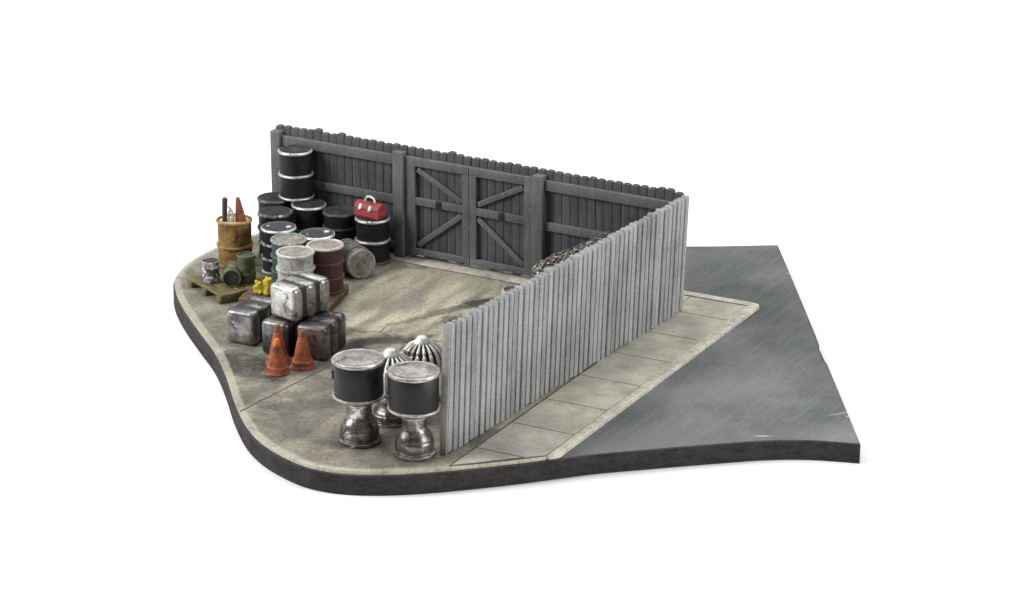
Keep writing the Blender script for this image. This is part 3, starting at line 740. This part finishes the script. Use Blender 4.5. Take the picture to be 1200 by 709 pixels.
def turbine(label, loc, rz):
    t = thing('turbine_vent', label, 'vent', loc, rz, 'silver ribbed turbine vents')
    pedestal(t, .95, .85)
    pr = [(.585*math.sin(a), 1.42-.60*math.cos(a)) for a in [PI-.12-x*(PI-.24)/14 for x in range(15)]][::-1]
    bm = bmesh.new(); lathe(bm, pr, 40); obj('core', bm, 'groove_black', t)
    bm = bmesh.new(); nv = 17
    for k in range(nv):
        f = 2*PI*k/nv; pts = []; rr = []
        for x in range(13):
            a = .22 + x/12*(PI-.44); q = .655*math.sin(a)
            pts.append((q*math.cos(f), q*math.sin(f), 1.42+.66*math.cos(a))); rr.append(.008+.064*math.sin(a)**1.5)
        tube(bm, pts, rr, 8)
    obj('vane', bm, 'vane_silver', t)
    bm = bmesh.new(); lathe(bm, [(.26,1.985),(.275,2.03),(.265,2.065),(.225,2.11),(.19,2.14),(.16,2.19),(.11,2.225),(.02,2.235)], 30); rough(bm, .01, 4); obj('cap', bm, 'vane_silver', t)
    bm = bmesh.new(); lathe(bm, [(.36,.82),(.44,.84),(.44,.89),(.34,.9)], 30); obj('collar', bm, 'cast_metal', t)
    return t
turbine('silver ribbed turbine vent between the two black banded vents', (.0,-7.74,0), .2).scale = (1.1, 1.1, 1.03)
turbine('silver ribbed turbine vent beside the picket fence, its round top showing behind', (.20,-6.20,0), .9)

# ------------------------------------------------------------------ wire mesh roll and rope behind the picket fence
def mesh_roll():
    bm = bmesh.new(); LN = 2.75
    for layer, (rad, nw) in enumerate(((.52, 22), (.42, 17), (.3, 12))):
        for s in (-1, 1):
            for k in range(nw):
                pts = []; x0 = random.uniform(-.12,.12); x1 = LN+random.uniform(-.30,.30)
                st = 40
                for q in range(st+1):
                    u = x0+(x1-x0)*q/st
                    a = 2*PI*k/nw + s*u*1.15 + layer
                    rr = rad*(1+.10*math.sin(u*2.1+layer)) + .035*math.sin(u*11+k*PI+ (0 if s > 0 else PI))
                    rr += .05*mnoise.noise(Vector((u*1.5, k*.7, s)))
                    pts.append((u, rr*math.cos(a)*1.05, rr*math.sin(a)*.9))
                tube(bm, pts, .021, 5)
    return bm
mr = obj('wire_mesh_roll', mesh_roll(), 'wire', smooth=60)
A_ = Vector((-1.30,4.62,.57)); B_ = Vector((1.75,4.78,2.42))
mr.location = A_; mr.rotation_euler = (B_-A_).to_track_quat('X', 'Z').to_euler()
tag(mr, 'loose roll of rusty woven wire mesh leaning in the corner behind the picket fence', 'wire mesh')
bm = bmesh.new()
for k in range(3):
    rr = .45+.03*math.sin(k*2.1)
    tube(bm, [(rr*math.cos(a)+.02*math.sin(k*1.7), rr*math.sin(a), .04+k*.07+.02*math.sin(2*a+k)) for a in [2*PI*q/40 for q in range(40)]], .036, 8, True)
tag(obj('rope_coil', bm, 'rope', loc=(-2.03,4.08,.0), smooth=60), 'pale coil of rope lying on the ground behind the picket fence', 'rope')

# ------------------------------------------------------------------ camera, lamps, world
cam = bpy.data.cameras.new('camera'); co = bpy.data.objects.new('camera', cam); COL.objects.link(co)
co.location = (40.3684, -75.9219, 31.7904); co.rotation_euler = (R(90-19.5), 0, R(28))
cam.sensor_width = 36; cam.lens = 99.0; cam.clip_start = 1; cam.clip_end = 3000
S.camera = co
def area(name, loc, target, size, power, col=(1,1,1), sy=None):
    l = bpy.data.lights.new(name, 'AREA'); l.shape = 'RECTANGLE'; l.size = size; l.size_y = sy or size
    l.energy = power; l.color = col
    o = bpy.data.objects.new(name, l); COL.objects.link(o); o.location = loc
    o.rotation_euler = (Vector(target)-Vector(loc)).to_track_quat('-Z', 'Y').to_euler()
    return o
area('softbox_top', (-22, 42, 92), (-8, 14, 0), 120, 104000)
area('softbox_left', (-48, -38, 42), (0, 0, 0), 34, 50000)
area('softbox_right', (66, 2, 24), (2, 0, 1), 30, 35000)
W = bpy.data.worlds.new('World'); S.world = W; W.use_nodes = True
bg = W.node_tree.nodes['Background']; bg.inputs[0].default_value = (1,1,1,1); bg.inputs[1].default_value = .20
S.view_settings.view_transform = 'Standard'; S.view_settings.look = 'None'
S.view_settings.exposure = 0; S.view_settings.gamma = 1
S.render.engine = 'CYCLES'
S.cycles.use_denoising = True
S.cycles.max_bounces = 6
